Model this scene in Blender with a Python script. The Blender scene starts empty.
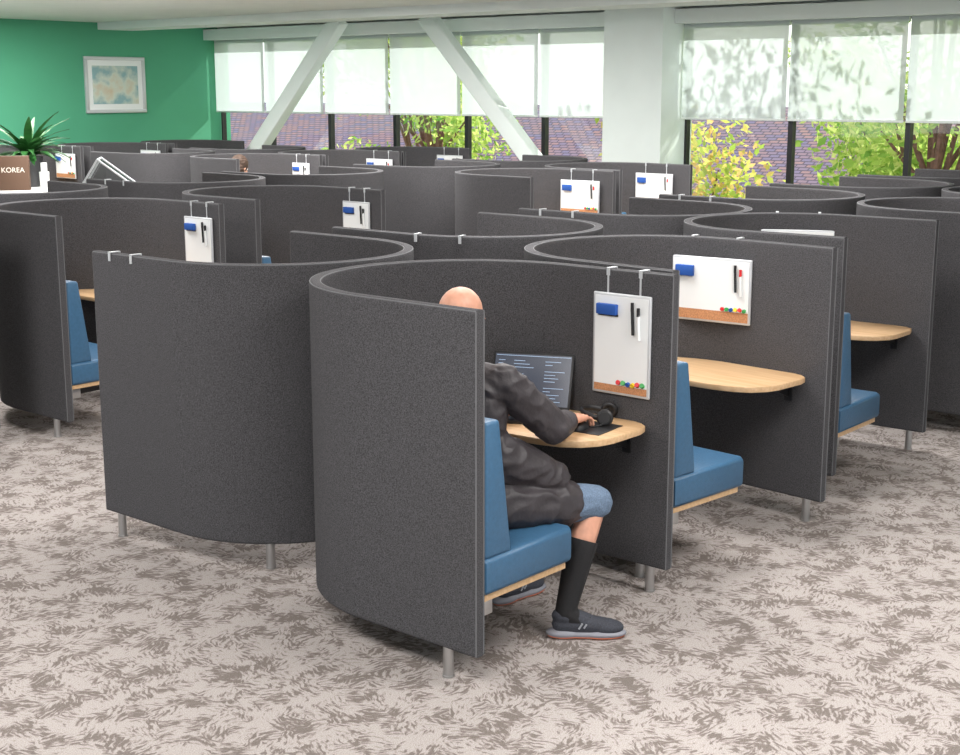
import bpy,bmesh,math,random
from mathutils import Vector,Matrix,noise,Euler
random.seed(7)
pi=math.pi
TH=math.radians(49.5); CT=math.cos(TH); ST=math.sin(TH)
def W(u,v,z=0.0): return Vector((u*CT-v*ST,u*ST+v*CT,z))
SC=bpy.context.scene
COL=SC.collection
# ------------------------------------------------------------ materials
def srgb(r,g,b):
    f=lambda c:(c/255/12.92) if c/255<=0.04045 else ((c/255+0.055)/1.055)**2.4
    return (f(r),f(g),f(b),1)
def mat(name,col,rough=0.6,metal=0.0,var=0.0,scale=50,bump=0.0,bscale=None,emit=None,es=1.0,spec=None,sheen=0,coat=0):
    m=bpy.data.materials.new(name); m.use_nodes=True
    nt=m.node_tree; b=nt.nodes['Principled BSDF']
    b.inputs['Base Color'].default_value=col
    b.inputs['Roughness'].default_value=rough
    b.inputs['Metallic'].default_value=metal
    if spec is not None: b.inputs['Specular IOR Level'].default_value=spec
    if sheen: b.inputs['Sheen Weight'].default_value=sheen
    if coat: b.inputs['Coat Weight'].default_value=coat
    if emit: 
        b.inputs['Emission Color'].default_value=emit; b.inputs['Emission Strength'].default_value=es
    tc=nt.nodes.new('ShaderNodeTexCoord')
    if var>0:
        n=nt.nodes.new('ShaderNodeTexNoise'); n.inputs['Scale'].default_value=scale; n.inputs['Detail'].default_value=4
        nt.links.new(tc.outputs['Object'],n.inputs['Vector'])
        mx=nt.nodes.new('ShaderNodeMix'); mx.data_type='RGBA'
        mx.inputs[6].default_value=tuple(c*(1-var) for c in col[:3])+(1,)
        mx.inputs[7].default_value=tuple(min(1,c*(1+var)) for c in col[:3])+(1,)
        r=nt.nodes.new('ShaderNodeMapRange'); r.inputs[1].default_value=0.3; r.inputs[2].default_value=0.7
        nt.links.new(n.outputs['Fac'],r.inputs[0]); nt.links.new(r.outputs[0],mx.inputs[0])
        nt.links.new(mx.outputs[2],b.inputs['Base Color'])
    if bump>0:
        n2=nt.nodes.new('ShaderNodeTexNoise'); n2.inputs['Scale'].default_value=bscale or scale; n2.inputs['Detail'].default_value=3
        nt.links.new(tc.outputs['Object'],n2.inputs['Vector'])
        bp=nt.nodes.new('ShaderNodeBump'); bp.inputs['Strength'].default_value=bump; bp.inputs['Distance'].default_value=0.01
        nt.links.new(n2.outputs['Fac'],bp.inputs['Height']); nt.links.new(bp.outputs[0],b.inputs['Normal'])
    return m
M={}
M['felt']=mat('charcoal_felt',srgb(79,78,80),0.95,var=0.48,scale=230,bump=0.35,bscale=260,spec=0.1)
M['seam']=mat('felt_seam',srgb(108,108,110),0.9,spec=0.2)
M['vinyl']=mat('blue_vinyl',srgb(58,98,130),0.42,var=0.08,scale=60,bump=0.12,bscale=350)
M['metal']=mat('brushed_aluminium',srgb(190,190,190),0.35,1.0)
M['dark']=mat('dark_plastic',srgb(28,28,30),0.5)
M['white']=mat('white_enamel',srgb(236,238,238),0.3)
M['greymark']=mat('reflective_grey',srgb(170,172,178),0.5)
M['whiteframe']=mat('silver_frame',srgb(205,207,210),0.35,0.3)
M['cork']=mat('cork',srgb(190,135,95),0.9,var=0.25,scale=160)
M['blue']=mat('blue_foam',srgb(30,80,160),0.7)
M['red']=mat('red_plastic',srgb(205,35,40),0.4)
M['yellow']=mat('yellow_plastic',srgb(235,200,40),0.4)
M['green']=mat('green_plastic',srgb(60,160,80),0.4)
M['skin']=mat('skin',srgb(205,150,125),0.5,var=0.1,scale=30)
M['skin2']=mat('skin_fair',srgb(210,160,135),0.5,var=0.08,scale=30)
M['jacket']=mat('dark_nylon',srgb(54,49,52),0.55,var=0.15,scale=15,bump=0.25,bscale=60)
M['jacket2']=mat('blue_cotton',srgb(60,70,90),0.8,var=0.15,scale=25)
M['denim']=mat('denim',srgb(98,116,138),0.85,var=0.25,scale=180)
M['sock']=mat('black_knit',srgb(26,25,27),0.85,var=0.2,scale=200)
M['shoe']=mat('shoe_mesh',srgb(58,60,68),0.8,var=0.25,scale=200)
M['sole']=mat('shoe_sole',srgb(140,140,148),0.6)
M['solec']=mat('shoe_outsole',srgb(205,120,90),0.6)
M['hairg']=mat('grey_stubble',srgb(130,98,84),0.8,var=0.3,scale=200)
M['hairb']=mat('brown_hair',srgb(66,48,36),0.7,var=0.3,scale=120)
M['eye']=mat('eye_white',srgb(235,232,228),0.2)
M['iris']=mat('eye_iris',srgb(60,45,35),0.2)
M['lip']=mat('lip',srgb(175,105,95),0.5)
M['screen']=mat('screen_display',srgb(24,28,36),0.25,emit=srgb(66,72,86),es=0.8)
M['screenl']=mat('screen_lines',srgb(120,140,165),0.3,emit=srgb(140,160,185),es=0.9)
M['wallw']=mat('white_paint',srgb(228,234,231),0.8,var=0.02,scale=3)
M['ceil']=mat('ceiling_paint',srgb(222,226,222),0.9,var=0.02,scale=3)
M['colp']=mat('column_paint',srgb(232,240,237),0.7,var=0.02,scale=3)
M['wallg']=mat('green_paint',srgb(80,162,126),0.75,var=0.04,scale=1.2)
M['mull']=mat('black_window_frame',srgb(30,30,33),0.4)
M['pot']=mat('ceramic_pot',srgb(60,60,62),0.5)
M['leafp']=mat('houseplant_leaf',srgb(50,105,50),0.45,var=0.3,scale=12)
M['brownbox']=mat('brown_card',srgb(92,68,52),0.7)
M['letter']=mat('printed_letter',srgb(230,222,210),0.6)
M['counter']=mat('counter_laminate',srgb(225,225,222),0.4)
M['bark']=mat('bark',srgb(120,84,76),0.9,var=0.3,scale=20)
M['grass']=mat('grass',srgb(120,140,70),0.9,var=0.3,scale=1)
M['stucco']=mat('stucco',srgb(205,190,170),0.9,var=0.08,scale=4)

def wood():
    m=bpy.data.materials.new('light_oak'); m.use_nodes=True; nt=m.node_tree; b=nt.nodes['Principled BSDF']
    tc=nt.nodes.new('ShaderNodeTexCoord'); mp=nt.nodes.new('ShaderNodeMapping'); mp.inputs['Scale'].default_value=(40,2.2,40)
    n=nt.nodes.new('ShaderNodeTexNoise'); n.inputs['Scale'].default_value=1.6; n.inputs['Detail'].default_value=6
    cr=nt.nodes.new('ShaderNodeValToRGB'); cr.color_ramp.elements[0].color=srgb(192,154,112); cr.color_ramp.elements[1].color=srgb(214,180,140)
    cr.color_ramp.elements[0].position=.3; cr.color_ramp.elements[1].position=.7
    l=nt.links.new; l(tc.outputs['Object'],mp.inputs[0]); l(mp.outputs[0],n.inputs[0]); l(n.outputs[0],cr.inputs[0]); l(cr.outputs[0],b.inputs['Base Color'])
    b.inputs['Roughness'].default_value=.38
    return m
M['wood']=wood()

def carpet():
    m=bpy.data.materials.new('leaf_pattern_carpet'); m.use_nodes=True; nt=m.node_tree; b=nt.nodes['Principled BSDF']; N=nt.nodes.new; l=nt.links.new
    tc=N('ShaderNodeTexCoord')
    nd=N('ShaderNodeTexNoise'); nd.inputs['Scale'].default_value=14; nd.inputs['Detail'].default_value=2
    l(tc.outputs['Object'],nd.inputs[0])
    sb=N('ShaderNodeVectorMath'); sb.operation='SUBTRACT'; sb.inputs[1].default_value=(.5,.5,.5); l(nd.outputs['Color'],sb.inputs[0])
    sc=N('ShaderNodeVectorMath'); sc.operation='SCALE'; sc.inputs['Scale'].default_value=.05; l(sb.outputs[0],sc.inputs[0])
    ad=N('ShaderNodeVectorMath'); l(tc.outputs['Object'],ad.inputs[0]); l(sc.outputs[0],ad.inputs[1])
    vo=N('ShaderNodeTexVoronoi'); vo.voronoi_dimensions='2D'; vo.inputs['Scale'].default_value=10; l(ad.outputs[0],vo.inputs['Vector'])
    sp=N('ShaderNodeSeparateColor'); l(vo.outputs['Color'],sp.inputs[0])
    ml=N('ShaderNodeMath'); ml.operation='MULTIPLY'; ml.inputs[1].default_value=6.283; l(sp.outputs[0],ml.inputs[0])
    vr=N('ShaderNodeVectorRotate'); vr.rotation_type='Z_AXIS'; l(ad.outputs[0],vr.inputs['Vector']); l(ml.outputs[0],vr.inputs['Angle'])
    mp=N('ShaderNodeMapping'); mp.inputs['Scale'].default_value=(24,82,1); l(vr.outputs[0],mp.inputs[0])
    n=N('ShaderNodeTexNoise'); n.noise_dimensions='2D'; n.inputs['Scale'].default_value=1.0; n.inputs['Detail'].default_value=3; l(mp.outputs[0],n.inputs[0])
    big=N('ShaderNodeTexNoise'); big.noise_dimensions='2D'; big.inputs['Scale'].default_value=8; big.inputs['Detail'].default_value=2.5; l(tc.outputs['Object'],big.inputs[0])
    m1=N('ShaderNodeMath'); m1.operation='MULTIPLY_ADD'; m1.inputs[1].default_value=.9; l(big.outputs[0],m1.inputs[0]); l(n.outputs[0],m1.inputs[2])
    cr=N('ShaderNodeValToRGB'); e=cr.color_ramp.elements
    r=N('ShaderNodeMapRange'); r.inputs[1].default_value=.66; r.inputs[2].default_value=1.26; l(m1.outputs[0],r.inputs[0]); l(r.outputs[0],cr.inputs[0])
    e[0].position=.42; e[0].color=srgb(180,172,168); e[1].position=.70; e[1].color=srgb(126,117,112)
    ee=e.new(.55); ee.color=srgb(158,149,144)
    fn=N('ShaderNodeTexNoise'); fn.inputs['Scale'].default_value=240; fn.inputs['Detail'].default_value=2; l(tc.outputs['Object'],fn.inputs[0])
    rr=N('ShaderNodeMapRange'); rr.inputs[1].default_value=.3; rr.inputs[2].default_value=.7; rr.inputs[3].default_value=.66; rr.inputs[4].default_value=1.18; l(fn.outputs[0],rr.inputs[0])
    vm=N('ShaderNodeVectorMath'); vm.operation='SCALE'; l(cr.outputs[0],vm.inputs[0]); l(rr.outputs[0],vm.inputs['Scale']); l(vm.outputs[0],b.inputs['Base Color'])
    bp=N('ShaderNodeBump'); bp.inputs['Strength'].default_value=.4; bp.inputs['Distance'].default_value=.005; l(fn.outputs[0],bp.inputs['Height']); l(bp.outputs[0],b.inputs['Normal'])
    b.inputs['Roughness'].default_value=.95; b.inputs['Specular IOR Level'].default_value=.1
    return m
M['carpet']=carpet()

def blindmat():
    m=bpy.data.materials.new('roller_blind_fabric'); m.use_nodes=True; nt=m.node_tree; N=nt.nodes.new; l=nt.links.new
    nt.nodes.remove(nt.nodes['Principled BSDF']); out=nt.nodes['Material Output']
    d=N('ShaderNodeBsdfDiffuse'); d.inputs[0].default_value=(.74,.79,.80,1)
    t=N('ShaderNodeBsdfTranslucent'); t.inputs[0].default_value=(.58,.63,.655,1)
    tr=N('ShaderNodeBsdfTransparent')
    a=N('ShaderNodeMixShader'); a.inputs[0].default_value=.57; l(d.outputs[0],a.inputs[1]); l(t.outputs[0],a.inputs[2])
    c=N('ShaderNodeMixShader'); c.inputs[0].default_value=.13; l(a.outputs[0],c.inputs[1]); l(tr.outputs[0],c.inputs[2]); l(c.outputs[0],out.inputs[0])
    return m
M['blind']=blindmat()
def glassmat(name,f):
    m=bpy.data.materials.new(name); m.use_nodes=True; nt=m.node_tree; N=nt.nodes.new; l=nt.links.new
    nt.nodes.remove(nt.nodes['Principled BSDF']); out=nt.nodes['Material Output']
    g=N('ShaderNodeBsdfGlossy'); g.inputs['Roughness'].default_value=.02; tr=N('ShaderNodeBsdfTransparent'); tr.inputs[0].default_value=(.96,.98,.97,1)
    c=N('ShaderNodeMixShader'); c.inputs[0].default_value=f; l(g.outputs[0],c.inputs[1]); l(tr.outputs[0],c.inputs[2]); l(c.outputs[0],out.inputs[0])
    return m
M['glass']=glassmat('window_glass',.95); M['acryl']=glassmat('clear_acrylic',.85)
def leafmat(name,c1,c2,c3):
    m=bpy.data.materials.new(name); m.use_nodes=True; nt=m.node_tree; N=nt.nodes.new; l=nt.links.new
    nt.nodes.remove(nt.nodes['Principled BSDF']); out=nt.nodes['Material Output']
    g=N('ShaderNodeNewGeometry'); cr=N('ShaderNodeValToRGB'); e=cr.color_ramp.elements
    e[0].color=c1; e[1].color=c3; x=e.new(.5); x.color=c2
    l(g.outputs['Random Per Island'],cr.inputs[0])
    d=N('ShaderNodeBsdfDiffuse'); t=N('ShaderNodeBsdfTranslucent'); l(cr.outputs[0],d.inputs[0]); l(cr.outputs[0],t.inputs[0])
    a=N('ShaderNodeMixShader'); a.inputs[0].default_value=.5; l(d.outputs[0],a.inputs[1]); l(t.outputs[0],a.inputs[2]); l(a.outputs[0],out.inputs[0])
    return m
M['leaf']=leafmat('tree_leaf',srgb(125,165,75),srgb(190,212,110),srgb(228,228,150))
M['leafo']=leafmat('autumn_leaf',srgb(150,180,80),srgb(205,210,110),srgb(230,185,125))
def roofmat():
    m=bpy.data.materials.new('slate_shingle'); m.use_nodes=True; nt=m.node_tree; N=nt.nodes.new; l=nt.links.new; b=nt.nodes['Principled BSDF']
    tc=N('ShaderNodeTexCoord'); mp=N('ShaderNodeMapping'); mp.inputs['Rotation'].default_value=(0,0,pi/2)
    br=N('ShaderNodeTexBrick'); br.inputs['Scale'].default_value=1.6; br.inputs['Color1'].default_value=srgb(118,108,138); br.inputs['Color2'].default_value=srgb(158,120,116); br.inputs['Mortar'].default_value=srgb(88,74,90)
    br.inputs['Mortar Size'].default_value=.04
    l(tc.outputs['Object'],mp.inputs[0]); l(mp.outputs[0],br.inputs[0]); l(br.outputs[0],b.inputs['Base Color']); b.inputs['Roughness'].default_value=.9
    return m
M['roof']=roofmat()
def artmat():
    m=bpy.data.materials.new('framed_print_ink'); m.use_nodes=True; nt=m.node_tree; N=nt.nodes.new; l=nt.links.new; b=nt.nodes['Principled BSDF']
    tc=N('ShaderNodeTexCoord'); n=N('ShaderNodeTexNoise'); n.inputs['Scale'].default_value=4; n.inputs['Detail'].default_value=6
    cr=N('ShaderNodeValToRGB'); e=cr.color_ramp.elements; e[0].position=.38; e[0].color=srgb(140,175,180); e[1].position=.68; e[1].color=srgb(205,190,165); x=e.new(.52); x.color=srgb(205,212,200)
    l(tc.outputs['Object'],n.inputs[0]); l(n.outputs[0],cr.inputs[0]); l(cr.outputs[0],b.inputs['Base Color'])
    return m
M['art']=artmat()
# ------------------------------------------------------------ mesh helpers
def bm_mesh(name,bm,mats,smooth=True,ang=35):
    bmesh.ops.recalc_face_normals(bm,faces=bm.faces)
    me=bpy.data.meshes.new(name); bm.to_mesh(me); bm.free()
    for m in mats: me.materials.append(m)
    if smooth:
        me.polygons.foreach_set('use_smooth',[True]*len(me.polygons))
        me.set_sharp_from_angle(angle=math.radians(ang))
    return me
def ob(name,me,parent=None,loc=(0,0,0),rot=(0,0,0)):
    o=bpy.data.objects.new(name,me); COL.objects.link(o); o.location=loc; o.rotation_euler=rot
    if parent: o.parent=parent
    return o
def empty(name,loc=(0,0,0),rz=0,parent=None):
    e=bpy.data.objects.new(name,None); COL.objects.link(e); e.location=loc; e.rotation_euler=(0,0,rz); e.empty_display_size=.2
    if parent: e.parent=parent
    return e
def addbox(bm,lo,hi,bev=0,mi=0,mtx=None,seg=2):
    t=bmesh.new(); bmesh.ops.create_cube(t,size=1)
    for v in t.verts:
        v.co=Vector([(lo[i]+hi[i])/2+v.co[i]*(hi[i]-lo[i]) for i in range(3)])
    if bev>0: bmesh.ops.bevel(t,geom=list(t.edges),offset=bev,segments=seg,affect='EDGES',profile=.5)
    merge(bm,t,mi,mtx)
def merge(bm,t,mi=0,mtx=None):
    if mtx is not None: t.transform(mtx)
    vm={v:bm.verts.new(v.co) for v in t.verts}
    for f in t.faces:
        try:
            nf=bm.faces.new([vm[v] for v in f.verts]); nf.material_index=mi
        except ValueError: pass
    t.free()
def addcyl(bm,p1,p2,r1,r2=None,seg=16,mi=0):
    p1=Vector(p1);p2=Vector(p2); d=p2-p1
    t=bmesh.new(); bmesh.ops.create_cone(t,cap_ends=True,segments=seg,radius1=r1,radius2=r2 if r2 is not None else r1,depth=d.length)
    q=d.to_track_quat('Z','Y').to_matrix().to_4x4()
    merge(bm,t,mi,Matrix.Translation((p1+p2)/2)@q)
def addprism(bm,poly,z0,z1,bev=0,mi=0,seg=2):
    t=bmesh.new(); vs=[t.verts.new((x,y,z0)) for x,y in poly]; f=t.faces.new(vs)
    r=bmesh.ops.extrude_face_region(t,geom=[f]); 
    for g in r['geom']:
        if isinstance(g,bmesh.types.BMVert): g.co.z=z1
    if bev>0:
        es=[e for e in t.edges if abs(e.verts[0].co.z-e.verts[1].co.z)<1e-6]
        bmesh.ops.recalc_face_normals(t,faces=t.faces)
        bmesh.ops.bevel(t,geom=es,offset=bev,segments=seg,affect='EDGES',profile=.5)
    merge(bm,t,mi)
def boxob(name,lo,hi,m,bev=0,parent=None,rot=True):
    bm=bmesh.new(); addbox(bm,lo,hi,bev); me=bm_mesh(name,bm,[m])
    return ob(name,me,parent,rot=(0,0,TH) if rot and not parent else (0,0,0))
# ------------------------------------------------------------ pod parts
HW=.024; R=.612; ST0=.575; CX=R+HW-.003; TOP=1.37; BOT=.115
def pathpts():
    p=[((CX-R,0),(0,1)),((CX-R,.03),(0,1)),((CX-R,ST0-.03),(0,1))]
    n=44
    for i in range(n+1):
        a=pi-pi*i/n
        p.append(((CX+R*math.cos(a),ST0+R*math.sin(a)),(math.sin(a),-math.cos(a))))
    p+=[((CX+R,ST0-.03),(0,-1)),((CX+R,.03),(0,-1)),((CX+R,0),(0,-1))]
    return p
def sweep(bm,section,mi=0):
    rings=[]
    for (x,y),(tx,ty) in pathpts():
        nx,ny=-ty,tx
        rings.append([bm.verts.new((x+nx*d,y+ny*d,z)) for d,z in section])
    k=len(section)
    for a,b in zip(rings,rings[1:]):
        for i in range(k):
            f=bm.faces.new([a[i],a[(i+1)%k],b[(i+1)%k],b[i]]); f.material_index=mi
    bm.faces.new(rings[0]).material_index=mi; bm.faces.new(rings[-1][::-1]).material_index=mi
def rsec(hw,z0,z1,r,n=4):
    pts=[]
    for cx,cz,a0 in((hw-r,z1-r,0),(-hw+r,z1-r,90),(-hw+r,z0+r,180),(hw-r,z0+r,270)):
        if a0==0: pts.append((hw,z1-r-.01))
        if a0==180: pts.append((-hw,z0+r+.01))
        for i in range(n+1):
            a=math.radians(a0+90*i/n); pts.append((cx+r*math.cos(a),cz+r*math.sin(a)))
        if a0==90: pts.append((-hw,z1-r-.01))
        if a0==270: pts.append((hw,z0+r+.01))
    return pts
PM={}
bm=bmesh.new(); sweep(bm,rsec(HW,BOT,TOP,.013)); PM['privacy_screen']=bm_mesh('privacy_screen',bm,[M['felt']],ang=50)
bm=bmesh.new()
for d in(-.0205,.0205):
    sweep(bm,[(d+.0030*math.cos(a*pi/3),TOP-.005+.0030*math.sin(a*pi/3)) for a in range(6)])
for x in(CX-R,CX+R):
    for d in(-.021,.021):
        addcyl(bm,(x+d,-.0005,BOT+.005),(x+d,-.0005,TOP-.006),.0030,seg=8)
PM['edge_piping']=bm_mesh('edge_piping',bm,[M['seam']])
bm=bmesh.new()
def ppos(s): # distance along from E end
    if s<ST0: return (CX+R,s),0.0
    a=(s-ST0)/R; return (CX+R*math.cos(a),ST0+R*math.sin(a)),a
Ltot=2*ST0+pi*R
for s in(.09,1.02,Ltot-1.75,Ltot-.15):
    (x,y),a=ppos(s) if s<Ltot-ST0 else (((CX-R),Ltot-s),pi)
    addcyl(bm,(x,y,.0),(x,y,.008),.023,seg=20); addcyl(bm,(x,y,.008),(x,y,BOT+.01),.020,seg=20)
PM['feet']=bm_mesh('feet',bm,[M['metal']])
# seat
ri=R-HW-.002
def arcpts(a0,a1,n,r=ri):
    return [(CX+r*math.cos(math.radians(a0+(a1-a0)*i/n)),ST0+r*math.sin(math.radians(a0+(a1-a0)*i/n))) for i in range(n+1)]
xl=CX-ri
a1=math.degrees(math.acos((.22-CX)/ri)); yA=ST0+ri*math.sin(math.radians(a1))
seatpoly=[(xl,-.01),(.545,-.01),(.57,.015),(.57,yA-.02),(.55,yA)]
seatpoly+=[p for p in arcpts(a1,180,10)]
bm=bmesh.new(); addprism(bm,seatpoly,.335,.475,.022,seg=3); PM['seat_cushion']=bm_mesh('seat_cushion',bm,[M['vinyl']],ang=60)
bm=bmesh.new()
t=bmesh.new(); prof=[(xl,.47),(xl+.15,.47),(xl+.08,.97),(xl,.97)]
vs=[t.verts.new((x,-.005,z)) for x,z in prof]; f=t.faces.new(vs); r=bmesh.ops.extrude_face_region(t,geom=[f])
for g in r['geom']:
    if isinstance(g,bmesh.types.BMVert): g.co.y=.62
bmesh.ops.recalc_face_normals(t,faces=t.faces); bmesh.ops.bevel(t,geom=list(t.edges),offset=.014,segments=3,affect='EDGES',profile=.5); merge(bm,t)
PM['seat_back']=bm_mesh('seat_back',bm,[M['vinyl']],ang=60)
bm=bmesh.new(); sp=[(xl,.005),(.53,.005),(.555,.03),(.555,yA-.02)]+arcpts(a1+1,180,8); addprism(bm,sp,.312,.335); PM['seat_plywood_edge']=bm_mesh('seat_plywood_edge',bm,[M['wood']])
bm=bmesh.new(); addbox(bm,(xl,.16,.24),(.42,ST0,.312),0); addbox(bm,(xl,.02,.25),(xl+.07,.06,.312),.004,1)
for x,y in((.38,.66),):
    addcyl(bm,(x,y,0),(x,y,.312),.015,seg=14,mi=1); addcyl(bm,(x,y,0),(x,y,.012),.026,seg=14,mi=1)
PM['seat_base']=bm_mesh('seat_base',bm,[M['dark'],M['metal']])
# table
xr=CX+ri
tp=[(xr,.17),(xr-.012,.125),(xr-.045,.085),(xr-.1,.07),(.93,.07),(.86,.085),(.79,.13),(.745,.20),(.72,.30),(.71,.45),(.705,.7)]
a2=math.degrees(math.acos((.705-CX)/ri)); tp+=arcpts(a2,0,14)
bm=bmesh.new(); addprism(bm,tp[::-1],.712,.74,.004,seg=2); PM['table_top']=bm_mesh('table_top',bm,[M['wood']],ang=40)
bm=bmesh.new()
for y in(.2,.62):
    xq=xr-.006 if y<ST0 else xr-.012
    addbox(bm,(xq-.006,y-.02,.60),(xq,y+.02,.712)); addbox(bm,(xq-.25,y-.02,.704),(xq,y+.02,.712))
    t=bmesh.new(); v=[t.verts.new(c) for c in((xq-.004,y-.003,.62),(xq-.22,y-.003,.706),(xq-.004,y-.003,.706),(xq-.004,y+.003,.62),(xq-.22,y+.003,.706),(xq-.004,y+.003,.706))]
    t.faces.new((v[0],v[1],v[2]));t.faces.new((v[3],v[5],v[4]));t.faces.new((v[0],v[3],v[4],v[1]));t.faces.new((v[1],v[4],v[5],v[2]));t.faces.new((v[0],v[2],v[5],v[3])); merge(bm,t)
addbox(bm,(xr-.03,.40,.64),(xr,.50,.70),.003)
PM['table_bracket']=bm_mesh('table_bracket',bm,[M['dark']])
def pod(u,v,rot180=False,da=0.0):
    e=empty('study_pod',W(u,v),TH+(pi if rot180 else 0)+math.radians(da))
    for k,me in PM.items(): ob(k,me,e)
    return e
# whiteboards
def board_mesh(w,h,gap,eraser,seed):
    rnd=random.Random(seed); bm=bmesh.new(); fw=.012
    addbox(bm,(-w/2,-.006,-h/2),(w/2,.008,h/2),.006,0,seg=3)
    ck=.05 if eraser=='l' else .03
    addbox(bm,(-w/2+fw,-.0075,-h/2+fw+ck),(w/2-fw,-.004,h/2-fw),0,1)
    addbox(bm,(-w/2+fw,-.0075,-h/2+fw),(w/2-fw,-.004,-h/2+fw+ck),0,2)
    if eraser=='p':
        addbox(bm,(-w/2+.03,-.03,h/2-.09),(-w/2+.13,-.0075,h/2-.045),.004,3)
        addbox(bm,(-w/2+.03,-.012,h/2-.097),(-w/2+.13,-.0075,h/2-.088),0,4)
    else:
        addbox(bm,(-w/2+.035,-.03,h/2-.10),(-w/2+.135,-.0075,h/2-.045),.004,3)
    for i,(x,mi) in enumerate(((w/2-.085,4),(w/2-.055,5 if eraser!='p' else 4))):
        addcyl(bm,(x,-.016,h/2-.055-.02*i),(x+.006,-.016,h/2-.165-.02*i),.0065,seg=10,mi=4 if i==0 else 1); addcyl(bm,(x,-.016,h/2-.03-.02*i),(x,-.016,h/2-.065-.02*i),.007,seg=10,mi=mi)
    for i in range(6):
        x=w/2-.03-.024*i; addcyl(bm,(x,-.018,-h/2+fw+ck+.012+rnd.uniform(-.004,.006)),(x,-.0075,-h/2+fw+ck+.012),.010,seg=12,mi=[7,5,6,3,7,5][i])
    for sx in(-.28*w,.28*w):
        addbox(bm,(sx-.004,gap-.003,h/2-.02),(sx+.004,gap-.0005,h/2+.10),0,0); addbox(bm,(sx-.004,.004,h/2-.02),(sx+.004,gap-.001,h/2-.012),0,0)
        addbox(bm,(sx-.008,gap-.004,h/2+.07),(sx+.008,gap-.0005,h/2+.0975),0,0)
        addbox(bm,(sx-.008,gap-.004,h/2+.0985),(sx+.008,gap+.054,h/2+.1025),0,0)
        addbox(bm,(sx-.008,gap+.0505,h/2+.06),(sx+.008,gap+.054,h/2+.1),0,0)
    return bm_mesh('whiteboard',bm,[M['whiteframe'],M['white'],M['cork'],M['blue'],M['dark'],M['red'],M['yellow'],M['green']])
BL=board_mesh(.45,.33,.035,'l',1); BP=board_mesh(.29,.43,.012,'p',2)
def board(p,s,kind):
    h,g,me=(.33,.035,BL) if kind=='l' else (.43,.012,BP)
    (x,y),a=ppos(s); off=HW+.0005+g
    x-=off*math.cos(a); y-=off*math.sin(a)
    lm=Matrix.Rotation(p.rotation_euler.z,4,'Z'); w=p.location+lm@Vector((x,y,0))
    o=ob('whiteboard',me,None,(w.x,w.y,TOP-.0975-h/2),(0,0,p.rotation_euler.z-pi/2+a))
    return o
pods={}
for i,(u,v,da) in enumerate(((3.552,3.053,0),(4.89,3.13,-5),(6.585,3.20,1.5),(8.40,3.03,0),(9.97,3.1,0),(11.5,3.1,0))):
    pods['r1',i]=pod(u,v,False,da)
for i,u in enumerate((5.03,6.56,8.18,9.78,11.38,12.95)): pods['r2',i]=pod(u,5.58,True)
for i,(u,v) in enumerate(((3.06,7.47),(4.68,7.30),(6.30,7.40),(9.47,7.52),(10.87,7.57))): pods['r3',i]=pod(u,v)
for i,u in enumerate((6.56,8.16,9.6,11.30,12.8)): pods['r4',i]=pod(u,10.25,True)
for i,u in enumerate((9.93,11.25,12.55)): pods['r5',i]=pod(u,11.95)
for i,u in enumerate((11.3,12.8)): pods['r6',i]=pod(u,14.8,True)
for i,u in enumerate((9.6,10.98,12.36)): pods['r7',i]=pod(u,16.2)
board(pods['r1',0],.235,'p'); board(pods['r1',1],.675,'l'); board(pods['r1',2],.85,'l'); board(pods['r1',3],.5,'l')
board(pods['r2',0],.22,'p'); board(pods['r2',1],.75,'l'); board(pods['r2',2],.3,'l'); board(pods['r2',3],.3,'l')
board(pods['r3',0],.3,'p'); board(pods['r3',1],.20,'p'); board(pods['r3',2],.25,'p'); board(pods['r3',3],.35,'l'); board(pods['r3',4],.4,'l')
board(pods['r5',0],.3,'p'); board(pods['r5',1],.3,'l'); board(pods['r5',2],.3,'l'); board(pods['r4',1],.4,'l')
board(pods['r7',0],.3,'l'); board(pods['r7',1],.3,'l')
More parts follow.
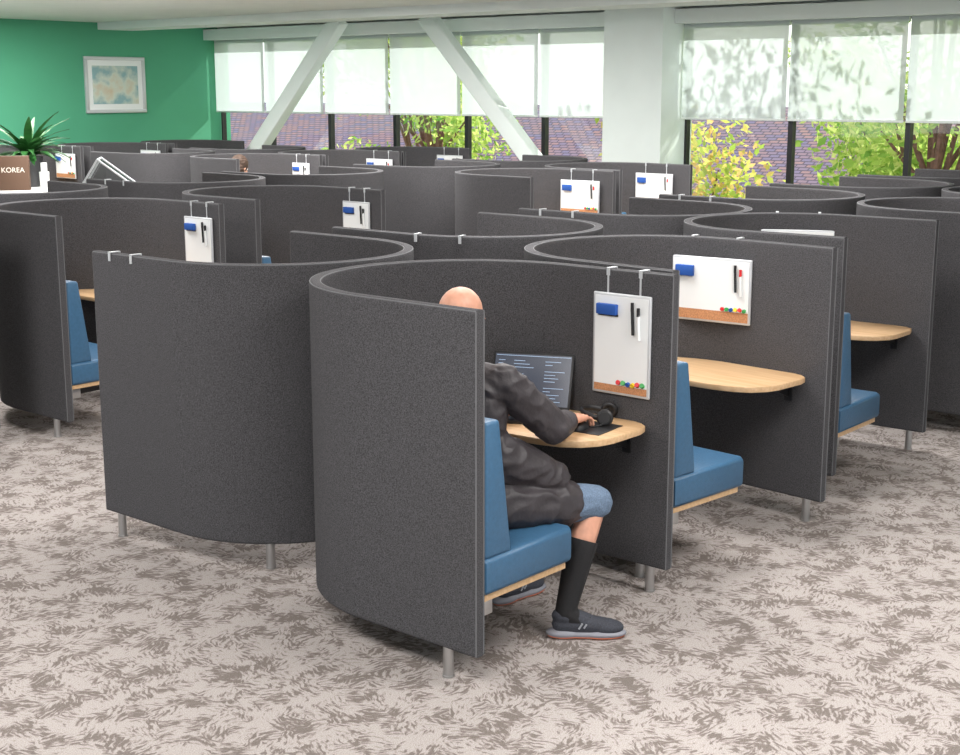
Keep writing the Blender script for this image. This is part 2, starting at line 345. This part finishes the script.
# ------------------------------------------------------------ people
def capsule(bm,p1,r1,p2,r2):
    t=bmesh.new()
    for p,r in((p1,r1),(p2,r2)):
        bmesh.ops.create_icosphere(t,subdivisions=2,radius=r,matrix=Matrix.Translation(p))
    res=bmesh.ops.convex_hull(t,input=list(t.verts))
    bad=[g for g in set(res['geom_interior']+res['geom_unused']) if isinstance(g,bmesh.types.BMVert)]
    bmesh.ops.delete(t,geom=bad,context='VERTS')
    merge(bm,t)
def ell(bm,c,r,Rm=None):
    t=bmesh.new(); m=Matrix.Translation(c)@(Rm.to_4x4() if Rm else Matrix.Identity(4))@Matrix.Diagonal((*r,1))
    bmesh.ops.create_icosphere(t,subdivisions=3,radius=1,matrix=m); merge(bm,t)
def blob(name,prims,mats,voxel=.006,sm=4,M4=None,fold=0,fs=9,parent=None,cuts=()):
    bm=bmesh.new()
    for p in prims:
        if p[0]=='c':
            a,b=Vector(p[1]),Vector(p[3])
            if M4 is not None: a=M4@a; b=M4@b
            capsule(bm,a,p[2],b,p[4])
        else:
            c=Vector(p[1]); Rm=Euler(p[3]).to_matrix() if len(p)>3 else Matrix.Identity(3)
            if M4 is not None: c=M4@c; Rm=M4.to_3x3()@Rm
            ell(bm,c,p[2],Rm)
    me=bpy.data.meshes.new('tmp'); bm.to_mesh(me); bm.free()
    o=bpy.data.objects.new('tmp',me); COL.objects.link(o)
    md=o.modifiers.new('r','REMESH'); md.mode='VOXEL'; md.voxel_size=voxel; md.use_smooth_shade=True
    ms=o.modifiers.new('s','SMOOTH'); ms.iterations=sm; ms.factor=.5
    dg=bpy.context.evaluated_depsgraph_get(); dg.update()
    nm=bpy.data.meshes.new_from_object(o.evaluated_get(dg)); bpy.data.objects.remove(o); nm.name=name
    nm.materials.clear()
    for m in mats: nm.materials.append(m)
    if fold:
        ns=[v.normal.copy() for v in nm.vertices]
        for v,n in zip(nm.vertices,ns):
            q=Vector((v.co.x*fs,v.co.y*fs,v.co.z*fs*1.9))+noise.noise_vector(v.co*6)*.9
            k=noise.noise(q); v.co+=n*fold*(1-2*abs(k))*.8
    if cuts:
        bm=bmesh.new(); bm.from_mesh(nm)
        for co,no in cuts:
            r=bmesh.ops.bisect_plane(bm,geom=bm.verts[:]+bm.edges[:]+bm.faces[:],plane_co=co,plane_no=no,clear_outer=True)
            be=[e for e in r['geom_cut'] if isinstance(e,bmesh.types.BMEdge)]
            bmesh.ops.holes_fill(bm,edges=be)
        bm.to_mesh(nm); bm.free()
    nm.polygons.foreach_set('use_smooth',[True]*len(nm.polygons)); nm.polygons.foreach_set('material_index',[0]*len(nm.polygons))
    if cuts: nm.set_sharp_from_angle(angle=math.radians(60))
    return ob(name,nm,parent)
def handprims(wrist,fwd,thumb=1,curl=(14,32,45),roll=0):
    x=Vector(fwd).normalized(); z=Vector((0,0,1)); z=(z-x*z.dot(x)).normalized(); y=z.cross(x)
    Mt=Matrix((x,y,z)).transposed().to_4x4(); Mt=Matrix.Translation(wrist)@Mt
    P=[]
    def T(p): return Mt@Vector((p[0],p[1]*thumb,p[2]))
    ky=[.030,.010,-.011,-.031]; kx=[.088,.092,.087,.078]
    L=[(.043,.027,.020),(.047,.030,.021),(.043,.028,.020),(.034,.021,.018)]
    for i in range(4):
        P.append(('c',T((0,ky[i]*.5,0)),.019,T((kx[i],ky[i],0)),.0125))
        p=Vector((kx[i],ky[i],0)); sp=math.radians([5,1,-4,-9][i]); r=[.0092,.0085,.0075]
        for j in range(3):
            a=math.radians(sum(curl[:j+1])*(.8 if j else 1)); d=Vector((math.cos(a)*math.cos(sp),math.cos(a)*math.sin(sp),-math.sin(a)))
            q=p+d*L[i][j]; P.append(('c',T(p),r[j],T(q),r[j]-.0008)); p=q
    P+=[('c',T((.02,.02,-.004)),.016,T((.05,.046,-.012)),.0125),('c',T((.05,.046,-.012)),.0115,T((.078,.056,-.016)),.0095),('c',T((.078,.056,-.016)),.0095,T((.100,.054,-.02)),.008)]
    return P
def person(name,par_loc,rz,bald=True,coat='jacket',skin='skin',shortsm='denim'):
    e=empty(name,par_loc,rz)
    rh=Vector((.34,.25,.565)); lh=Vector((.34,.44,.565))
    rk=Vector((.765,.045,.510)); lk=Vector((.76,.47,.515)); ra=Vector((.600,.055,.10)); la=Vector((.74,.47,.10))
    rs=Vector((.39,.20,1.03)); ls=Vector((.38,.545,1.04)); re=Vector((.61,.13,.830)); le=Vector((.62,.62,.85))
    rw=Vector((.865,.235,.800)); lw=Vector((.85,.53,.800))
    HM=Matrix.Translation((.385,.405,1.250))@Euler((0,math.radians(18),math.radians(4))).to_matrix().to_4x4()
    head=[('e',(-.012,0,.028),(.098,.078,.094)),('e',(.03,0,-.04),(.064,.060,.078)),('e',(.062,0,-.095),(.024,.028,.020)),
      ('c',(.086,0,.004),.009,(.108,0,-.028),.0135),('e',(.078,0,.024),(.016,.046,.011)),('e',(.083,0,-.064),(.012,.026,.010)),
      ('e',(.055,.042,-.025),(.026,.018,.018)),('e',(.055,-.042,-.025),(.026,.018,.018)),
      ('e',(-.005,.080,-.008),(.019,.009,.032),(0,.2,.35)),('e',(-.005,-.080,-.008),(.019,.009,.032),(0,.2,-.35)),
      ('c',(-.035,0,-.06),.056,(-.075,0,-.16),.062)]
    P=[]
    for p in head:
        if p[0]=='c': P.append(('c',HM@Vector(p[1]),p[2],HM@Vector(p[3]),p[4]))
        else:
            Rm=(HM.to_3x3()@(Euler(p[3]).to_matrix() if len(p)>3 else Matrix.Identity(3))).to_euler(); P.append(('e',HM@Vector(p[1]),p[2],tuple(Rm)))
    def lerp(a,b,t): return a+(b-a)*t
    P+=[('e',(.34,.36,.93),(.10,.16,.18)),('e',(.34,.35,.72),(.12,.15,.20)),('c',(.33,.29,.58),.10,(.33,.40,.58),.10)]
    for s,el,w in((rs,re,rw),(ls,le,lw)):
        P+=[('c',s,.048,el,.040),('c',el,.040,lerp(el,w,.35),.040),('c',lerp(el,w,.35),.040,w,.027)]
    for h,k,a in((rh,rk,ra),(lh,lk,la)):
        P+=[('c',h,.088,k,.056),('c',k,.054,lerp(k,a,.3)+Vector((-.012,0,0)),.055),('c',lerp(k,a,.3)+Vector((-.012,0,0)),.055,a,.034)]
    P+=handprims(rw,(1,.22,-.06),1)
    P+=handprims(lw,(1,-.05,-.10),-1,(10,25,35))
    blob('body',P,[M[skin]],.0045,3,parent=e)
    for sy in(-1,1):
        bm=bmesh.new(); ell(bm,HM@Vector((.0815,sy*.031,.004)),(.011,.013,.011)); ob('eye',bm_mesh('eye',bm,[M['eye']]),e)
        bm=bmesh.new(); ell(bm,HM@Vector((.0905,sy*.031,.003)),(.004,.006,.006)); ob('iris',bm_mesh('iris',bm,[M['iris']]),e)
        bm=bmesh.new(); ell(bm,HM@Vector((.088,sy*.032,.024)),(.006,.02,.004)); ob('eyebrow',bm_mesh('eyebrow',bm,[M['hairg' if bald else 'hairb']]),e)
    bm=bmesh.new(); ell(bm,HM@Vector((.0915,0,-.064)),(.006,.022,.006)); ob('lips',bm_mesh('lips',bm,[M['lip']]),e)
    if bald:
        blob('hair_fringe',[('e',(-.048,0,-.022),(.064,.0745,.046)),('e',(-.012,.064,-.002),(.03,.0165,.03)),('e',(-.012,-.064,-.002),(.03,.0165,.03))],[M['hairg']],.005,3,HM,parent=e)
    else:
        blob('hair',[('e',(-.018,0,.036),(.106,.094,.103)),('e',(-.045,0,-.03),(.075,.094,.09))],[M['hairb']],.005,3,HM,fold=.006,fs=25,parent=e)
    J=[('e',(.335,.36,.91),(.135,.195,.20)),('e',(.35,.365,1.01),(.12,.20,.085)),('e',(.34,.35,.74),(.158,.195,.19)),('e',(.335,.345,.60),(.165,.20,.11)),
       ('c',rs+Vector((-.02,.02,-.01)),.074,ls+Vector((-.02,-.02,-.01)),.074),
       ('e',(.345,.375,1.11),(.078,.085,.045),(0,.3,0)),
       ('c',rh+Vector((0,-.03,.0)),.098,rh+(rk-rh)*.70+Vector((0,0,.002)),.092),
       ('c',(.38,.22,.74),.10,(.60,.13,.63),.07),('c',(.33,.45,.58),.09,(.52,.455,.575),.095),
       ('e',(.45,.34,.68),(.10,.15,.12))]
    for s,el,w in((rs,re,rw),(ls,le,lw)):
        J+=[('c',s,.074,lerp(s,el,.55),.068),('c',lerp(s,el,.55),.068,el,.062),('c',el,.062,lerp(el,w,.45),.050),('c',lerp(el,w,.45),.050,lerp(el,w,.72),.040)]
    blob('jacket',J,[M[coat]],.006,3,fold=.011,fs=10,parent=e)
    blob('collar',[('c',HM@Vector((-.075,.0,-.120)),.068,HM@Vector((-.078,0,-.15)),.074)],[M[coat]],.005,2,parent=e)
    SH=[('c',(.33,.29,.575),.105,(.33,.40,.575),.105)]
    for h,k in((rh,rk),(lh,lk)): SH+=[('c',h,.092,lerp(h,k,.75),.080),('c',lerp(h,k,.75),.080,k+Vector((.0,0,.002)),.072)]
    blob('shorts',SH,[M[shortsm]],.006,3,fold=.005,fs=14,parent=e)
    for sd,k,a,fd in(('right',rk,ra,Vector((.65,-.76,0))),('left',lk,la,Vector((1,-.05,0)))):
        m=lerp(k,a,.38)+Vector((-.012,0,0)); ax=(a-k).normalized(); top=lerp(k,a,.34)
        blob('sock_'+sd,[('c',lerp(k,a,.22)+Vector((-.010,0,0)),.062,m,.064),('c',m,.064,lerp(k,a,.62)+Vector((-.006,0,0)),.055),('c',lerp(k,a,.62)+Vector((-.006,0,0)),.055,a,.042),('c',a,.042,a+fd*.05+Vector((0,0,-.03)),.037)],[M['sock']],.005,3,parent=e,cuts=[(top,-ax)])
        x=fd.normalized(); y=Vector((0,0,1)).cross(x); F=Matrix((x,y,Vector((0,0,1)))).transposed().to_4x4(); F=Matrix.Translation(Vector((a.x,a.y,0))-x*.062)@F
        sh=empty('shoe_'+sd,parent=e)
        blob('upper',[('c',(.045,0,.055),.037,(.15,0,.052),.04),('c',(.15,0,.052),.040,(.235,0,.042),.034),('e',(.225,.002,.04),(.068,.044,.032)),('e',(.058,0,.088),(.05,.041,.034)),('c',(.07,0,.09),.038,(.15,0,.062),.034)],[M['shoe']],.004,3,F,parent=sh)
        blob('midsole',[('e',(.06,0,.020),(.074,.043,.022)),('e',(.14,0,.019),(.10,.041,.018)),('e',(.21,0,.019),(.095,.050,.018))],[M['sole']],.004,2,F,parent=sh)
        blob('outsole',[('e',(.06,0,.008),(.068,.040,.008)),('e',(.14,0,.008),(.10,.038,.007)),('e',(.21,0,.008),(.088,.047,.008))],[M['solec']],.004,1,F,parent=sh)
        bm=bmesh.new()
        for s2 in(-1,1):
            for dx,ln in((0,.014),(.018,.010)):
                addbox(bm,(-.003,-.002,-ln),(.003,.002,ln),0,0,F@Matrix.Translation((.120+dx,s2*.0405,.058))@Euler((s2*-.15,.5,0)).to_matrix().to_4x4())
        for i in range(5):
            addbox(bm,(-.003,-.02,-.002),(.003,.02,.002),0,1,F@Matrix.Translation((.115+i*.019,0,.099-.006*i))@Euler((0,.3,.25*(-1)**i)).to_matrix().to_4x4())
        ob('laces_and_stripes',bm_mesh('laces_and_stripes',bm,[M['greymark'],M['dark']]),sh)
    return e
P1=pods['r1',0]
man=person('seated_man',P1.location,P1.rotation_euler.z)
P5=pods['r5',0]
man2=person('seated_reader',P5.location,P5.rotation_euler.z,False,'jacket2','skin2')
# ------------------------------------------------------------ desk items in front pod
def inpod(name,x,y,z,rz):
    L=Matrix.Rotation(P1.rotation_euler.z,4,'Z')@Vector((x,y,z)); return empty(name,P1.location+L,P1.rotation_euler.z+rz)
lap=inpod('laptop',.955,.565,.7405,math.radians(24))
bm=bmesh.new(); addbox(bm,(-.12,-.18,.0),(.12,.18,.016),.005); ob('base',bm_mesh('base',bm,[M['dark']]),lap)
bm=bmesh.new()
for r_ in range(5):
    for c in range(14): addbox(bm,(-.02+r_*.022,-.155+c*.0222,.016),(-.002+r_*.022,-.155+c*.0222+.018,.018))
addbox(bm,(-.105,-.045,.016),(-.035,.045,.0168)); ob('keyboard',bm_mesh('keyboard',bm,[M['mull']]),lap)
lid=empty('lid',(.118,0,.016),0,lap); lid.rotation_euler=(0,math.radians(22),0)
bm=bmesh.new(); addbox(bm,(0,-.18,0),(.007,.18,.245),.003); ob('lid_shell',bm_mesh('lid_shell',bm,[M['dark']]),lid)
bm=bmesh.new(); addbox(bm,(-.001,-.17,.012),(.0005,.17,.235)); ob('display',bm_mesh('display',bm,[M['screen']]),lid)
bm=bmesh.new()
for i in range(13):
    for y1,w1 in((.155,random.uniform(.02,.05)),(.085,random.uniform(.04,.10)),(-.055,random.uniform(.03,.09))):
        if random.random()<.8: addbox(bm,(-.0016,y1-w1,.205-i*.0145),(-.0008,y1,.2072-i*.0145))
addbox(bm,(-.0016,-.165,.227),(-.0008,.165,.229)); ob('screen_content',bm_mesh('screen_content',bm,[M['screenl']]),lid)
hp=inpod('headphones',1.11,.27,.7405,.5)
def torus(bm,Rr,r,m,a0=0,a1=2*pi,n=28,k=10,mi=0,flat=1.0):
    rings=[]
    for i in range(n+1):
        a=a0+(a1-a0)*i/n; c=Vector((Rr*math.cos(a),Rr*math.sin(a),0)); o=c.normalized()
        rings.append([bm.verts.new(m@(c+o*r*math.cos(2*pi*j/k)+Vector((0,0,r*flat*math.sin(2*pi*j/k))))) for j in range(k)])
    for A,B in zip(rings,rings[1:]):
        for j in range(k): bm.faces.new((A[j],A[(j+1)%k],B[(j+1)%k],B[j])).material_index=mi
bm=bmesh.new(); torus(bm,.078,.007,Matrix.Translation((0,0,.035))@Euler((math.radians(12),0,0)).to_matrix().to_4x4(),math.radians(-20),math.radians(200),flat=1.6)
ob('headband',bm_mesh('headband',bm,[M['dark']]),hp)
for sx in(-1,1):
    bm=bmesh.new(); mm=Matrix.Translation((sx*.078,-.03,.036))@Euler((0,pi/2*.92*sx,0)).to_matrix().to_4x4()
    torus(bm,.024,.0115,mm); addcyl(bm,mm@Vector((0,0,-.004)),mm@Vector((0,0,.016)),.03,.024,20); ob('ear_cup',bm_mesh('ear_cup',bm,[M['dark']]),hp)
pad=inpod('mouse_pad',1.0,.225,.7405,.1)
bm=bmesh.new(); addbox(bm,(-.10,-.085,0),(.10,.085,.003),.001); ob('pad',bm_mesh('pad',bm,[M['dark']]),pad)
ms=inpod('computer_mouse',.955,.256,.7436,.2)
bm=bmesh.new(); t=bmesh.new(); bmesh.ops.create_icosphere(t,subdivisions=3,radius=1,matrix=Matrix.Diagonal((.052,.03,.03,1)))
bmesh.ops.bisect_plane(t,geom=t.verts[:]+t.edges[:]+t.faces[:],plane_co=(0,0,0),plane_no=(0,0,-1),clear_outer=True); bmesh.ops.holes_fill(t,edges=t.edges[:]); merge(bm,t)
ob('mouse_shell',bm_mesh('mouse_shell',bm,[M['dark']]),ms)
cu=bpy.data.curves.new('headphone_cable','CURVE'); cu.dimensions='3D'; cu.bevel_depth=.002; s=cu.splines.new('BEZIER'); pts=[(-.08,-.05,.02),(-.12,.02,.004),(-.05,.1,.004),(-.14,.17,.004)]
s.bezier_points.add(3)
for b_,p in zip(s.bezier_points,pts): b_.co=p; b_.handle_left_type=b_.handle_right_type='AUTO'
cu.materials.append(M['dark']); ob('headphone_cable',cu,hp)
# ------------------------------------------------------------ room (u,v frame)
VG=17.8
def planebox(name,lo,hi,m): return boxob(name,lo,hi,m)
planebox('floor',(-7,-8,-.1),(14.7,VG+.2,0),M['carpet'])
planebox('ceiling',(-7,-8,3.06),(14.7,VG+.2,3.2),M['ceil'])
planebox('wall_green',(-7,VG,0),(14.7,VG+.2,3.06),M['wallg'])
bm=bmesh.new()
addbox(bm,(14.5,-8,0),(14.7,VG,.42)); addbox(bm,(14.5,-8,2.9),(14.7,VG,3.06)); addbox(bm,(14.5,-8,.42),(14.7,.75,2.9)); addbox(bm,(14.5,9.2,.42),(14.7,10.0,2.9))
ob('wall_window',bm_mesh('wall_window',bm,[M['wallw']]),rot=(0,0,TH))
planebox('column',(13.98,9.17,0),(14.5,10.0,3.06),M['colp'])
planebox('trim_ceiling_bulkhead',(12.3,-8,2.96),(12.9,VG,3.06),M['wallw'])
planebox('trim_blind_pelmet',(14.22,-8,2.86),(14.5,VG,3.02),M['wallw'])
planebox('trim_window_sill',(14.38,-8,.42),(14.5,VG,.45),M['wallw'])
planebox('baseboard_green',(-7,VG-.015,0),(14.5,VG,.1),M['dark'])
bays=[(VG-.02,16.6),(16.6,15.3),(15.3,13.97),(13.97,12.63),(12.63,11.31),(11.31,10.0),(9.17,7.77),(7.77,6.38),(6.38,4.98),(4.98,3.55),(3.55,2.15),(2.15,.75)]
for i,(a,b) in enumerate(bays):
    e=empty('window_%d'%(i+1),(0,0,0),TH)
    bm=bmesh.new()
    addbox(bm,(14.5,b,.45),(14.58,b+.03,2.9)); addbox(bm,(14.5,a-.03,.45),(14.58,a,2.9)); addbox(bm,(14.5,b+.03,.45),(14.58,a-.03,.51)); addbox(bm,(14.5,b+.03,2.84),(14.58,a-.03,2.9))
    ob('frame',bm_mesh('frame',bm,[M['mull']]),e)
    bm=bmesh.new(); addbox(bm,(14.535,b+.03,.51),(14.541,a-.03,2.84)); ob('pane',bm_mesh('pane',bm,[M['glass']]),e)
    be=empty('roller_blind',(0,0,0),TH)
    bm=bmesh.new(); vs=[bm.verts.new(c) for c in((14.40,b+.015,1.78),(14.40,a-.015,1.78),(14.40,a-.015,2.87),(14.40,b+.015,2.87))]; bm.faces.new(vs); ob('fabric',bm_mesh('fabric',bm,[M['blind']],False),be)
    bm=bmesh.new(); addbox(bm,(14.392,b+.015,1.76),(14.408,a-.015,1.785),.003); ob('hem_bar',bm_mesh('hem_bar',bm,[M['wallw']]),be)
    bm=bmesh.new(); addcyl(bm,(14.43,b+.015,2.83),(14.43,a-.015,2.83),.025,seg=16); ob('roller_tube',bm_mesh('roller_tube',bm,[M['wallw']]),be)
for v0,v1 in((17.4,14.35),(9.72,12.75)):
    bm=bmesh.new(); a=Vector((13.84,v0,0)); b=Vector((13.84,v1,3.06)); d=b-a
    mt=Matrix.Translation(a)@Matrix.Rotation(-math.atan2(d.y,d.z),4,'X')
    addbox(bm,(-.09,-.11,.0),(.09,.11,d.length),.02,0,mt,3)
    addbox(bm,(13.72,v0-.18,0),(13.96,v0+.18,.04),.005)
    ob('diagonal_brace',bm_mesh('diagonal_brace',bm,[M['colp']]),rot=(0,0,TH))
e=empty('framed_picture',(0,0,0),TH)
bm=bmesh.new(); pu=12.02
for lo,hi in(((0,-.04,1.77),(1.05,0,1.82)),((0,-.04,2.53),(1.05,0,2.58)),((0,-.04,1.82),(.05,0,2.53)),((1.0,-.04,1.82),(1.05,0,2.53))): addbox(bm,(lo[0]+pu,lo[1]+VG,lo[2]),(hi[0]+pu,hi[1]+VG,hi[2]),.006)
ob('frame',bm_mesh('frame',bm,[M['whiteframe']]),e)
bm=bmesh.new(); addbox(bm,(pu+.05,VG-.02,1.82),(pu+1.0,VG-.001,2.53)); ob('mat_board',bm_mesh('mat_board',bm,[M['white']]),e)
bm=bmesh.new(); addbox(bm,(pu+.13,VG-.025,1.90),(pu+.92,VG-.019,2.45)); ob('print',bm_mesh('print',bm,[M['art']]),e)
# ------------------------------------------------------------ reception counter corner
e=empty('service_counter',W(8.75,14.25),TH)
bm=bmesh.new(); addbox(bm,(-.5,-.9,0),(.5,1.2,.96),.01); ob('cabinet',bm_mesh('cabinet',bm,[M['wallw']]),e)
bm=bmesh.new(); addbox(bm,(-.55,-.95,.96),(.55,1.25,1.0),.008); ob('worktop',bm_mesh('worktop',bm,[M['counter']]),e)
ps=empty('table_sign',W(8.63,14.23,1.001),0.15)
bm=bmesh.new(); addbox(bm,(-.17,-.05,0),(.17,.05,.38),.006); ob('box',bm_mesh('box',bm,[M['brownbox']]),ps)
def text(s,loc,size,par,m):
    c=bpy.data.curves.new('lettering','FONT'); c.body=s; c.size=size; c.extrude=.001; c.align_x='CENTER'; c.materials.append(m)
    return ob('lettering',c,par,loc,(pi/2,0,0))
text('KOREA',(0,-.0515,.2),.078,ps,M['letter'])
fp=empty('potted_plant',W(9.1,14.68,1.001),0)
bm=bmesh.new(); addcyl(bm,(0,0,0),(0,0,.34),.13,.17,28); ob('pot',bm_mesh('pot',bm,[M['pot']]),fp)
bm=bmesh.new()
for i in range(80):
    a=random.uniform(0,2*pi); L=random.uniform(.3,.55); up=random.uniform(.4,1.3); w=random.uniform(.025,.05)
    d=Vector((math.cos(a),math.sin(a),0)); s=Vector((-d.y,d.x,0)); prev=None
    for k in range(8):
        t=k/7; c=Vector((0,0,.33))+d*(L*t*math.cos(up*(1-t*.6)))+Vector((0,0,L*(math.sin(up)*t*1.35-.75*t*t*(1.3-up*.7))))
        ww=w*math.sin(pi*min(1,t*.9+.08))+.002
        cur=(bm.verts.new(c-s*ww),bm.verts.new(c+Vector((0,0,-.006))),bm.verts.new(c+s*ww))
        if prev: bm.faces.new((prev[0],prev[1],cur[1],cur[0])); bm.faces.new((prev[1],prev[2],cur[2],cur[1]))
        prev=cur
ob('fronds',bm_mesh('fronds',bm,[M['leafp']]),fp)
cp=empty('pen_cup',W(8.9,14.05,1.001),0)
bm=bmesh.new(); addcyl(bm,(0,0,0),(0,0,.2),.05,.055,20); addcyl(bm,(0,0,.2),(0,0,.3),.035,.035,20); ob('cup',bm_mesh('cup',bm,[M['white']]),cp)
# clear two-sided display case on a felt-clad cabinet
dc=empty('display_case',W(8.35,12.0),TH-.7)
bm=bmesh.new(); addbox(bm,(-.30,-.22,.0),(.30,.22,1.06),.01); ob('cabinet',bm_mesh('cabinet',bm,[M['felt']]),dc)
bm=bmesh.new()
Z0,ZL,ZR,ZM=1.06,1.12,1.12,1.42
pr=[(-.29,Z0),(-.29,ZL),(-.10,ZM),(.29,ZR),(.29,Z0)]
for y in(-.2,.2):
    for (x1,z1),(x2,z2) in zip(pr,pr[1:]+pr[:1]): addcyl(bm,(x1,y,z1+.01),(x2,y,z2+.01),.010,seg=8)
for x1,z1 in pr: addcyl(bm,(x1,-.2,z1+.01),(x1,.2,z1+.01),.010,seg=8)
ob('rails',bm_mesh('rails',bm,[M['whiteframe']]),dc)
bm=bmesh.new()
for (x1,z1),(x2,z2) in zip(pr[1:3],pr[2:4]):
    bm.faces.new([bm.verts.new(c) for c in((x1,-.2,z1+.012),(x2,-.2,z2+.012),(x2,.2,z2+.012),(x1,.2,z1+.012))])
for y in(-.2,.2): bm.faces.new([bm.verts.new((x,y,z+.01)) for x,z in pr])
ob('panels',bm_mesh('panels',bm,[M['acryl']],False),dc)
# ------------------------------------------------------------ outside
planebox('ground_outside',(14.9,-60,-4.6),(120,90,-4.5),M['grass'])
bm=bmesh.new()
def gable(bm,u0,u1,v0,v1,ze,zr):
    um=(u0+u1)/2; c=[(u0,v0,ze),(um,v0,zr),(u1,v0,ze),(u0,v1,ze),(um,v1,zr),(u1,v1,ze)]; V=[bm.verts.new(x) for x in c]
    for f in((0,1,4,3),(1,2,5,4),(0,2,1),(3,4,5),(0,3,5,2)): bm.faces.new([V[k] for k in f])
gable(bm,31,47,14,48,-2.2,1.6); gable(bm,34,52,-10,13,-2.8,.9)
o=ob('neighbouring_building',bm_mesh('neighbouring_building',bm,[M['roof']],False),rot=(0,0,TH))
bm=bmesh.new(); addbox(bm,(32,15,-4.5),(46,47,-2.2)); addbox(bm,(35,-9,-4.5),(51,12,-2.8)); w_=ob('facade',bm_mesh('facade',bm,[M['stucco']]),o)
def tree_mesh(seed,n,rad,h,leaf,ml):
    rnd=random.Random(seed); bm=bmesh.new(); addcyl(bm,(0,0,0),(0,0,h*.5),.16,.1,10,0)
    cl=[]
    for i in range(16):
        a=rnd.uniform(0,2*pi); r=rad*rnd.uniform(.2,.85); z=h*rnd.uniform(.38,.95); c=Vector((r*math.cos(a),r*math.sin(a),z)); cl.append((c,rad*rnd.uniform(.3,.5)))
        addcyl(bm,(0,0,h*rnd.uniform(.25,.5)),c,.05,.015,6,0)
    for i in range(n):
        c,r=rnd.choice(cl); d=Vector((rnd.gauss(0,1),rnd.gauss(0,1),rnd.gauss(0,.8))).normalized()*r*rnd.uniform(.3,1.1)
        p=c+d; x=Vector((rnd.gauss(0,1),rnd.gauss(0,1),rnd.gauss(0,1))).normalized(); y=x.orthogonal().normalized(); s=leaf*rnd.uniform(.6,1.3)
        f=bm.faces.new([bm.verts.new(p+x*s),bm.verts.new(p+y*s*.5),bm.verts.new(p-x*s),bm.verts.new(p-y*s*.5)]); f.material_index=1
    return bm_mesh('tree',bm,[M['bark'],ml],False)
T1=tree_mesh(3,7500,2.4,11,.09,M['leaf']); T2=tree_mesh(5,7500,2.2,9,.09,M['leaf']); T3=tree_mesh(9,6500,2.0,7.0,.09,M['leafo'])
T4=tree_mesh(14,9000,2.3,6.6,.10,M['leaf'])
for u,v,me,r in((19.5,8.2,T1,.3),(19.2,4.6,T2,1.9),(21.5,6.3,T2,4.4),(20.5,.5,T1,4),(23.5,14.8,T3,2.4),(22,20.0,T1,3.3),(26,24,T2,1),(26,1,T2,2.2),(24.5,9.8,T4,1.2),(24,7.0,T4,5),(23.5,3.6,T4,.4),(28,4.5,T4,3),(28.5,9,T3,2),(58,20,T1,1),(60,30,T2,2),(58,8,T1,4)):
    ob('tree',me,None,W(u,v,-4.5),(0,0,r))
# ------------------------------------------------------------ lights / world
w=bpy.data.worlds.new('World'); SC.world=w; w.use_nodes=True; nt=w.node_tree; bg=nt.nodes['Background']
sky=nt.nodes.new('ShaderNodeTexSky'); sky.sky_type='NISHITA'; sky.sun_disc=False; sky.sun_elevation=math.radians(38); sky.sun_rotation=math.radians(40); sky.dust_density=3
mx=nt.nodes.new('ShaderNodeMix'); mx.data_type='RGBA'; mx.inputs[0].default_value=.75; mx.inputs[7].default_value=(5.5,5.8,6.0,1)
nt.links.new(sky.outputs[0],mx.inputs[6]); nt.links.new(mx.outputs[2],bg.inputs[0]); bg.inputs[1].default_value=.31
sd=bpy.data.lights.new('sun','SUN'); sd.energy=7.5; sd.angle=.009; sd.color=(1,.97,.9); so=bpy.data.objects.new('sun',sd); COL.objects.link(so)
dirw=W(-.80,.20,0); dirw.z=-.62; so.rotation_euler=dirw.to_track_quat('-Z','Y').to_euler(); so.location=W(20,0,12)
def area(u,v,sx,sy,e,col=(1,.975,.955)):
    l=bpy.data.lights.new('ceiling_light','AREA'); l.shape='RECTANGLE'; l.size=sx; l.size_y=sy; l.energy=e; l.color=col
    o=bpy.data.objects.new('ceiling_light',l); COL.objects.link(o); o.location=W(u,v,3.03); o.rotation_euler=(0,0,TH)
for u,v,e in((1.5,2.2,110),(4.6,1.2,105),(1.8,6.2,100),(5.5,4.4,95),(5.0,8.8,105),(8.6,4.5,105),(9.0,9,125),(8.6,13,140),(10.6,7,130),(10.2,11.5,140),(9.8,15.5,160)):
    area(u,v,1.4,1.4,e)
# ------------------------------------------------------------ camera
cd=bpy.data.cameras.new('camera'); cd.sensor_fit='HORIZONTAL'; cd.sensor_width=36; cd.lens=52.5; co_=bpy.data.objects.new('camera',cd); COL.objects.link(co_)
co_.location=(0,0,2.1); co_.rotation_euler=(math.radians(90-11.6),0,0); SC.camera=co_
SC.view_settings.view_transform='Standard'
SC.view_settings.exposure=0.06
